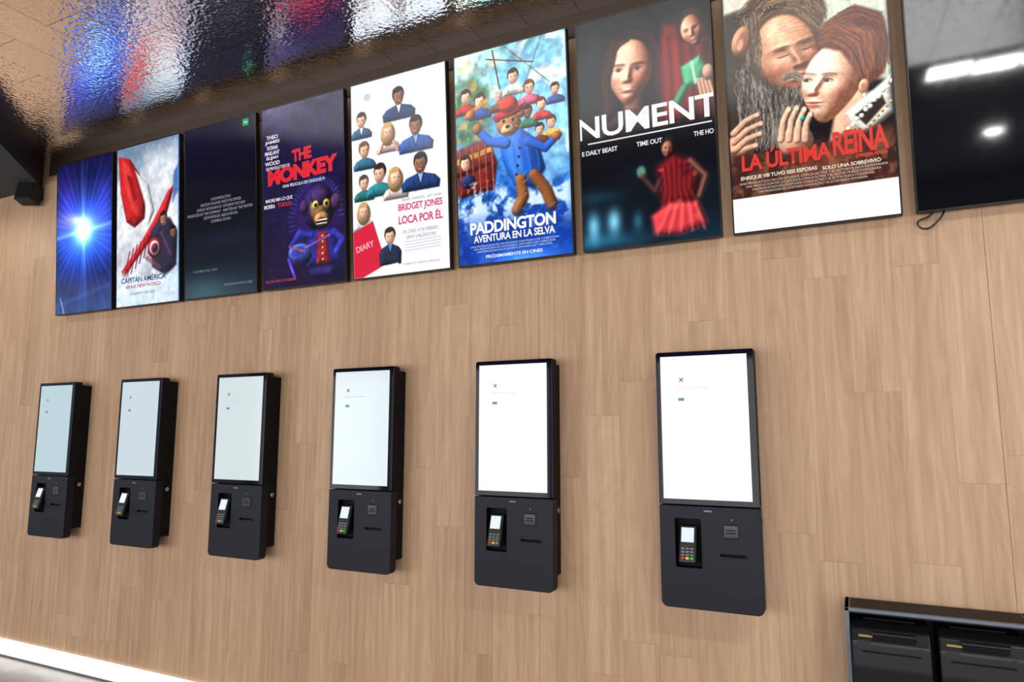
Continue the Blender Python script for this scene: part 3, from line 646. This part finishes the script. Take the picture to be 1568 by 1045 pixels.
# hands
A.ball(42,121,11,10,(230,176,146),amb=.45)
for k,(x0,y0,x1,y1) in enumerate(((33,118,39,98),(38,119,44,98),(43,120,48.5,100),(48,121,52,104))):
    A.line([(x0,y0),((x0+x1)/2-1,(y0+y1)/2-2),(x1,y1)],4.6,(238,186,156),soft=.8,w2=3.6,shade=True); A.ell(x1,y1+.4,1.1,1.5,(250,214,196),a=.8)
A.ball(47,106,1.8,1.8,(70,180,160))
A.ball(6,120,10,11,(206,152,122),amb=.4)
for k,(x0,y0,x1,y1) in enumerate(((3,108,19,98),(3,114,21,104.5),(3,120,20,111.5),(4,126,17,119))):
    A.line([(x0,y0),((x0+x1)/2,(y0+y1)/2-2),(x1,y1)],5,(220,166,136),soft=.8,w2=4,shade=True); A.ell(x1-.4,y1,1.6,1.2,(240,204,186),a=.8)
A.poly([(0,122),(20,124),(34,129),(60,126),(100,118),(100,156),(0,156)],(66,36,30),soft=5,a=.95); A.poly([(40,128),(70,124),(84,130),(70,150),(44,150)],(120,70,54),soft=8,a=.7)
A.cloud(124,156,.52,(140,98,64),7,97,a=.6); A.cloud(124,156,.58,(90,44,38),5,99,a=.7)
A.tex(.10,2.2,55); A.contrast(1.08)
A.poly([(-2,154.5),(102,154.5),(102,180),(-2,180)],(252,250,246),soft=.5)
art_object('artwork',A,disp[7])
art_text(disp[7],'cast_line','ALICIA VIKANDER',24,25.5,36,4.2,(40,34,30),rot=1); art_text(disp[7],'cast_line','UNA PELICULA DE',80,22,30,3,(60,80,60),bold=0); art_text(disp[7],'cast_line','KARIM A.',80,27,22,3,(60,80,60),bold=0)
art_text(disp[7],'title','LA ÚLTIMA',35,129,56,14,(224,48,34),bold=.03); art_text(disp[7],'title','REINA',80,127,32,16,(224,48,34),bold=.03); art_text(disp[7],'title_sub','(FIREBRAND)',86,137.5,18,3,(224,60,44))
art_text(disp[7],'tagline','ENRIQUE VIII TUVO SEIS ESPOSAS',30,141,48,3,(240,228,214)); art_text(disp[7],'tagline','SOLO UNA SOBREVIVIÓ',74,141.5,34,3,(240,228,214))
for k in range(4): art_text(disp[7],'credit_line','UNA PRODUCCION DE LOS ESTUDIOS CON LA ACTRIZ Y EL ACTOR MUSICA FOTOGRAFIA',50,144.6+2.3*k,90-8*k,1.5,(214,196,180),bold=0)

# --- 9 : switched-off panel
bm=bmesh.new(); add_box(bm,-SW/2,SW/2,-.001,.003,-SH/2,SH/2)
obj('dark_panel',bm,offscreen,parent=disp[8])

cu=bpy.data.curves.new('hanging_cable','CURVE'); cu.dimensions='3D'; cu.bevel_depth=.004; cu.bevel_resolution=3
sp=cu.splines.new('BEZIER'); pts=[(.40,-.03,2.56),(.36,-.035,2.49),(.31,-.03,2.462),(.285,-.03,2.49),(.33,-.03,2.515),(.37,-.03,2.56)]
sp.bezier_points.add(len(pts)-1)
for p_,q_ in zip(sp.bezier_points,pts): p_.co=q_; p_.handle_left_type=p_.handle_right_type='AUTO'
cb=bpy.data.objects.new('hanging_cable',cu); cu.materials.append(bezel); col.objects.link(cb)

# ------------------------------------------------------------------ kiosks
k_body=mat('kiosk_navy_powdercoat',(17,20,33),.5,noise=.08,nscale=200,bump=.15,spec=.25)
k_dark=mat('kiosk_black_housing',(8,9,12),.6,noise=.1,spec=.2)
k_glass=mat('kiosk_glass_bezel',(5,9,26),.05,spec=.18,noise=.01)
k_slot=mat('slot_black',(4,4,5),.7,spec=.2)
k_chrome=mat('lock_chrome',(190,190,190),.2,metal=1,noise=.05)
t_body=mat('card_terminal_plastic',(20,20,22),.4,noise=.1)
t_scr=mat('card_terminal_lcd',(20,20,20),.2,emit=(225,236,244),es=1.1)
t_key=mat('keypad_key',(110,112,116),.5,noise=.05); t_r=mat('key_red',(225,40,40),.5,noise=.05); t_g=mat('key_green',(50,200,70),.5,noise=.05); t_y=mat('key_yellow',(245,210,50),.5,noise=.05)
lens_m=mat('scanner_window',(52,54,60),.12,spec=.5,noise=.03); ui_grey=mat('ui_grey',(5,5,5),.4,emit=(190,197,203),es=1); ui_dark=mat('ui_dark',(5,5,5),.4,emit=(105,110,116),es=1); ui_teal=mat('ui_teal',(5,5,5),.4,emit=(80,140,155),es=1)
sticker=mat('label_grey',(130,134,145),.6,noise=.05)
KW=.4435; KT=1.9749; KB_=.8175; KS=1.272; KY=-.1413; h=KW/2
def body_object():
    bm=bmesh.new(); add_prism_xz(bm,-h,h,KB_,KS-.004,-.085,KY,(.004,.004,.028,.028),mi=0)
    base=obj('m',bm,[k_body,k_dark,k_slot])
    c1=bmesh.new(); add_box(c1,-.152,-.034,-.3,KY+.050,.995,1.212,bev=.008,mi=2)
    cut=obj('cut',c1,[k_slot,k_slot,k_slot])
    c2=bmesh.new(); add_box(c2,.045,.158,-.3,KY+.018,1.055,1.067,mi=2)
    cut2=obj('cut2',c2,[k_slot,k_slot,k_slot])
    for c in (cut,cut2):
        md=base.modifiers.new('b','BOOLEAN'); md.operation='DIFFERENCE'; md.object=c; md.solver='EXACT'
    dg=bpy.context.evaluated_depsgraph_get(); dg.update()
    me=bpy.data.meshes.new_from_object(base.evaluated_get(dg))
    for o in (base,cut,cut2): bpy.data.objects.remove(o)
    me.name='lower_shell'; return me
shell_me=body_object()
def mesh_of(bm,name,mats):
    me=bpy.data.meshes.new(name); bm.to_mesh(me); bm.free()
    for m in mats: me.materials.append(m)
    return me
bm=bmesh.new()
add_box(bm,-.20,.206,-.088,0,.885,1.952,bev=.004,mi=0)
add_box(bm,-.205,.211,-.088,-.080,.880,1.957,bev=.002,mi=0)
house_me=mesh_of(bm,'self_service_kiosk',[k_dark])
bm=bmesh.new()
add_prism_xz(bm,-h,h,KS,KT,-.085,KY+.012,(.012,.012,.003,.003),mi=1,bev=.001)
add_prism_xz(bm,-h+.001,h-.001,KS+.001,KT-.001,KY+.012,KY,(.012,.012,.003,.003),mi=0,bev=.002)
head_me=mesh_of(bm,'display_head',[k_glass,k_dark])
SX0,SX1,SZ0,SZ1=-.199,.192,1.298,1.952
bm=bmesh.new()
add_box(bm,.060,.132,KY-.003,KY+.01,1.132,1.196,bev=.004,mi=0)
add_box(bm,.066,.126,KY-.0045,KY,1.138,1.190,bev=.001,mi=1)
for s_ in (-1,1): add_box(bm,.096-.02,.096+.02,KY-.006,KY-.003,1.164+s_*.006-.002,1.164+s_*.006+.002,mi=2)
add_box(bm,.040,.163,KY-.0035,KY,1.048,1.054,bev=.001,mi=0)
add_box(bm,-.020,.016,KY-.0006,KY,1.245,1.251,mi=4)
add_cyl(bm,(.100,KY-.002,1.215),(0,1,0),.003,.004,12,mi=4)
add_cyl(bm,(.209,-.045,1.205),(1,0,0),.014,.010,24,mi=3); add_cyl(bm,(.215,-.045,1.205),(1,0,0),.009,.006,24,mi=3); add_box(bm,.2175,.2190,-.0465,-.0435,1.199,1.211,mi=2)
det_me=mesh_of(bm,'front_details',[k_body,lens_m,k_slot,k_chrome,sticker])
bm=bmesh.new()
T=Matrix.Translation((-.093,KY+.012,1.095))@Matrix.Rotation(math.radians(-16),4,'X')
add_box(bm,-.038,.038,-.030,.0,-.082,.082,bev=.008,mi=0,seg=3,M=T)
add_box(bm,-.034,.034,-.034,-.026,-.012,.078,bev=.004,mi=0,M=T)
add_box(bm,-.028,.028,-.0352,-.033,.006,.070,bev=.0005,mi=1,seg=1,M=T)
for r_ in range(4):
    for c_ in range(3):
        x=-.020+c_*.020; z=-.022-r_*.014
        add_box(bm,x-.0075,x+.0075,-.0335,-.028,z-.0048,z+.0048,bev=.0015,mi=(2 if r_<3 else (3,4,5)[c_]),seg=1,M=T)
add_box(bm,-.02,.02,-.012,.03,-.05,.05,mi=0,M=T)
term_me=mesh_of(bm,'card_terminal',[t_body,t_scr,t_key,t_r,t_y,t_g])
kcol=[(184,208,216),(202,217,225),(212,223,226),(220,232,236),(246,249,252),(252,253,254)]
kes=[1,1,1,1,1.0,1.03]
def link(me,name,parent=None,loc=(0,0,0)):
    o=bpy.data.objects.new(name,me); col.objects.link(o); o.location=loc
    if parent: o.parent=parent
    return o
def ui_text(body,x,z,w,hh,m,bold=0.):
    me=text_mesh(body,bold); n=len(me.vertices); a=np.zeros(n*3,np.float32); me.vertices.foreach_get('co',a); a=a.reshape(-1,3); mn=a.min(0); mx=a.max(0)
    me.vertices.foreach_set('co',np.stack([x+(a[:,0]-mn[0])/(mx[0]-mn[0])*w,np.full(n,KY-.0016),z+(a[:,1]-mn[1])/(mx[1]-mn[1])*hh],-1).astype(np.float32).ravel()); me.materials.append(m); me.update(); return me
msg_me=ui_text('Conectando con el servidor de pago',SX0+.062,1.799,.155,.011,ui_grey,.01)
bm=bmesh.new()
Mr=Matrix.Translation((SX0+.096,KY-.0013,1.842))
for a_ in (45,-45): add_box(bm,-.013,.013,0,.0004,-.0026,.0026,mi=0,M=Mr@Matrix.Rotation(math.radians(a_),4,'Y'))
add_box(bm,SX0+.080,SX0+.108,KY-.0014,KY-.0008,1.744,1.758,mi=1)
ui_me=mesh_of(bm,'ui_icons',[ui_dark,ui_teal])
for i in range(6):
    x=-5.5036+.9771*i
    k=link(house_me,'self_service_kiosk',loc=(x,0,0))
    link(shell_me,'lower_shell',k); link(head_me,'display_head',k); link(det_me,'front_details',k); link(term_me,'card_terminal',k)
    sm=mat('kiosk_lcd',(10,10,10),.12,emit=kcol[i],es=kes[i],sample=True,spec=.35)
    bm=bmesh.new(); add_box(bm,SX0,SX1,KY-.0007,KY+.001,SZ0,SZ1)
    obj('touch_screen',bm,sm,parent=k); link(msg_me,'screen_message',k); link(ui_me,'ui_icons',k)

# ------------------------------------------------------------------ printer cabinet
steel=mat('cabinet_grey_steel',(96,104,116),.4,metal=.5,noise=.1); inner=mat('cabinet_inner_black',(16,17,20),.6,noise=.1,spec=.3)
p_pl=mat('printer_black_plastic',(14,15,19),.35,noise=.08,bump=.1,nscale=150,spec=.35); p_hi=mat('printer_gloss',(24,26,32),.15,noise=.03,spec=.4); p_lab=mat('printer_label',(150,135,70),.6,noise=.05)
bm=bmesh.new(); cx0,cx1,cz0,cz1,cy=-.085,.545,.42,.905,-.20
add_box(bm,cx0,cx1,cy,0,cz1-.014,cz1,bev=.002,mi=0); add_box(bm,cx0,cx1,cy,0,cz0,cz0+.014,bev=.002,mi=0)
add_box(bm,cx0,cx0+.016,cy,0,cz0,cz1,bev=.002,mi=0); add_box(bm,cx1-.016,cx1,cy,0,cz0,cz1,bev=.002,mi=0)
add_box(bm,cx0+.014,cx1-.014,-.012,0,cz0+.01,cz1-.01,mi=1)
add_box(bm,cx0+.012,cx1-.012,cy+.008,-.01,cz1-.02,cz1-.0135,mi=1)
add_box(bm,cx0+.014,cx1-.014,cy+.004,-.01,.60,.612,mi=0)
add_box(bm,cx0+.02,cx1-.02,cy+.02,-.02,cz1-.0005,cz1+.0015,mi=1)
cab=obj('printer_cabinet',bm,[steel,inner])
def printer(x):
    bm=bmesh.new(); w=.135
    prof=[(-.02,.612),(-.02,.835),(-.10,.862),(-.17,.858),(-.225,.835),(-.245,.79),(-.245,.70),(-.235,.612)]
    lo=[bm.verts.new((x-w,y,z)) for y,z in prof]; hi=[bm.verts.new((x+w,y,z)) for y,z in prof]
    bm.faces.new(lo); bm.faces.new(hi[::-1])
    n=len(prof)
    for i in range(n): bm.faces.new((lo[i],hi[i],hi[(i+1)%n],lo[(i+1)%n]))
    bmesh.ops.recalc_face_normals(bm,faces=bm.faces[:])
    bmesh.ops.bevel(bm,geom=bm.edges[:],offset=.008,segments=3,profile=.6,affect='EDGES')
    add_box(bm,x-.06,x+.085,-.252,-.20,.806,.822,bev=.003,mi=2)
    add_box(bm,x-.065,x+.09,-.249,-.205,.822,.832,bev=.002,mi=1)
    add_box(bm,x-.10,x+.10,-.249,-.243,.755,.760,mi=2)
    add_box(bm,x-.115,x-.07,-.2475,-.243,.768,.800,bev=.001,mi=1)
    add_box(bm,x-.11,x-.06,-.240,-.232,.8095,.817,mi=3)
    add_cyl(bm,(x+.1,-.247,.78),(0,1,0),.009,.006,20,mi=1)
    add_box(bm,x-.09,x+.09,-.16,-.11,.8605,.8635,bev=.001,mi=1)
    obj('receipt_printer',bm,[p_pl,p_hi,k_slot,p_lab],parent=cab)
printer(.07); printer(.365)

# ------------------------------------------------------------------ speaker under soffit
bm=bmesh.new()
Ms=Matrix.Translation((-6.20,-.10,3.62))@Matrix.Rotation(math.radians(25),4,'Z')@Matrix.Rotation(math.radians(-12),4,'X')
add_box(bm,-.075,.075,-.06,.06,-.10,.075,bev=.012,mi=0,seg=3,M=Ms)
add_box(bm,-.066,.066,-.066,-.058,-.09,.066,bev=.004,mi=1,M=Ms)
add_box(bm,-6.215,-6.185,-.10,0,3.60,3.62,mi=0); add_box(bm,-6.23,-6.17,-.012,0,3.57,3.66,mi=0)
obj('loudspeaker',bm,[black_matte,back_m])

# ------------------------------------------------------------------ ceiling lights
lamp_e=mat('light_diffuser',(240,240,240),.5,emit=(255,252,248),es=40,sample=True); lamp_h=mat('light_housing',(200,200,200),.4,noise=.05)
bm=bmesh.new()
for k in range(9):
    x0=.62+k*.3; dy=(.03,-.02,.01,-.03,.02,.0,.03,-.02,.01)[k]
    add_box(bm,x0,x0+.29,-2.92+dy,-2.62+dy,3.885,3.907,bev=.003,mi=1); add_box(bm,x0+.01,x0+.28,-2.90+dy,-2.64+dy,3.881,3.886,mi=0)
obj('ceiling_light_panel',bm,[lamp_e,lamp_h])
spot_e=mat('downlight_lens',(240,240,240),.5,emit=(255,252,248),es=90,sample=True)
for (x,y) in ((1.40,-5.06),(4.0,-5.06)):
    bm=bmesh.new(); add_cyl(bm,(x,y,3.894),(0,0,1),.10,.026,32,mi=1); add_cyl(bm,(x,y,3.881),(0,0,1),.075,.004,32,mi=0)
    obj('ceiling_downlight',bm,[spot_e,lamp_h])
def area(name,loc,target,sx,sy,e,c=(1,1,1)):
    l=bpy.data.lights.new(name,'AREA'); l.shape='RECTANGLE'; l.size=sx; l.size_y=sy; l.energy=e; l.color=c
    o=bpy.data.objects.new(name,l); col.objects.link(o); o.location=loc
    o.rotation_euler=(Vector(target)-Vector(loc)).to_track_quat('-Z','Y').to_euler(); return o
area('added_fill_light',(-3,-8.35,1.5),(-3,0,1.5),17.5,2.7,750,(1,.985,.97))  # main fill on the wood wall, added outside the invented window openings
# recessed soffit spotlight washing the left end of the wall
bm=bmesh.new(); add_cyl(bm,(-7.3,-1.3,3.68),(0,0,1),.07,.03,32,mi=1); add_cyl(bm,(-7.3,-1.3,3.664),(0,0,1),.055,.004,32,mi=0)
obj('soffit_downlight',bm,[spot_e,lamp_h])
l=bpy.data.lights.new('soffit_spot','SPOT'); l.energy=85; l.spot_size=math.radians(75); l.spot_blend=.6; l.shadow_soft_size=.06; l.color=(1,.93,.85)
o=bpy.data.objects.new('soffit_spot',l); col.objects.link(o); o.location=(-7.3,-1.3,3.65); o.rotation_euler=(Vector((-6.5,0,2.4))-Vector(o.location)).to_track_quat('-Z','Y').to_euler()
w=bpy.data.worlds.new('world'); scene.world=w; w.use_nodes=True
w.node_tree.nodes['Background'].inputs[0].default_value=(.90,.93,1,1); w.node_tree.nodes['Background'].inputs[1].default_value=.7
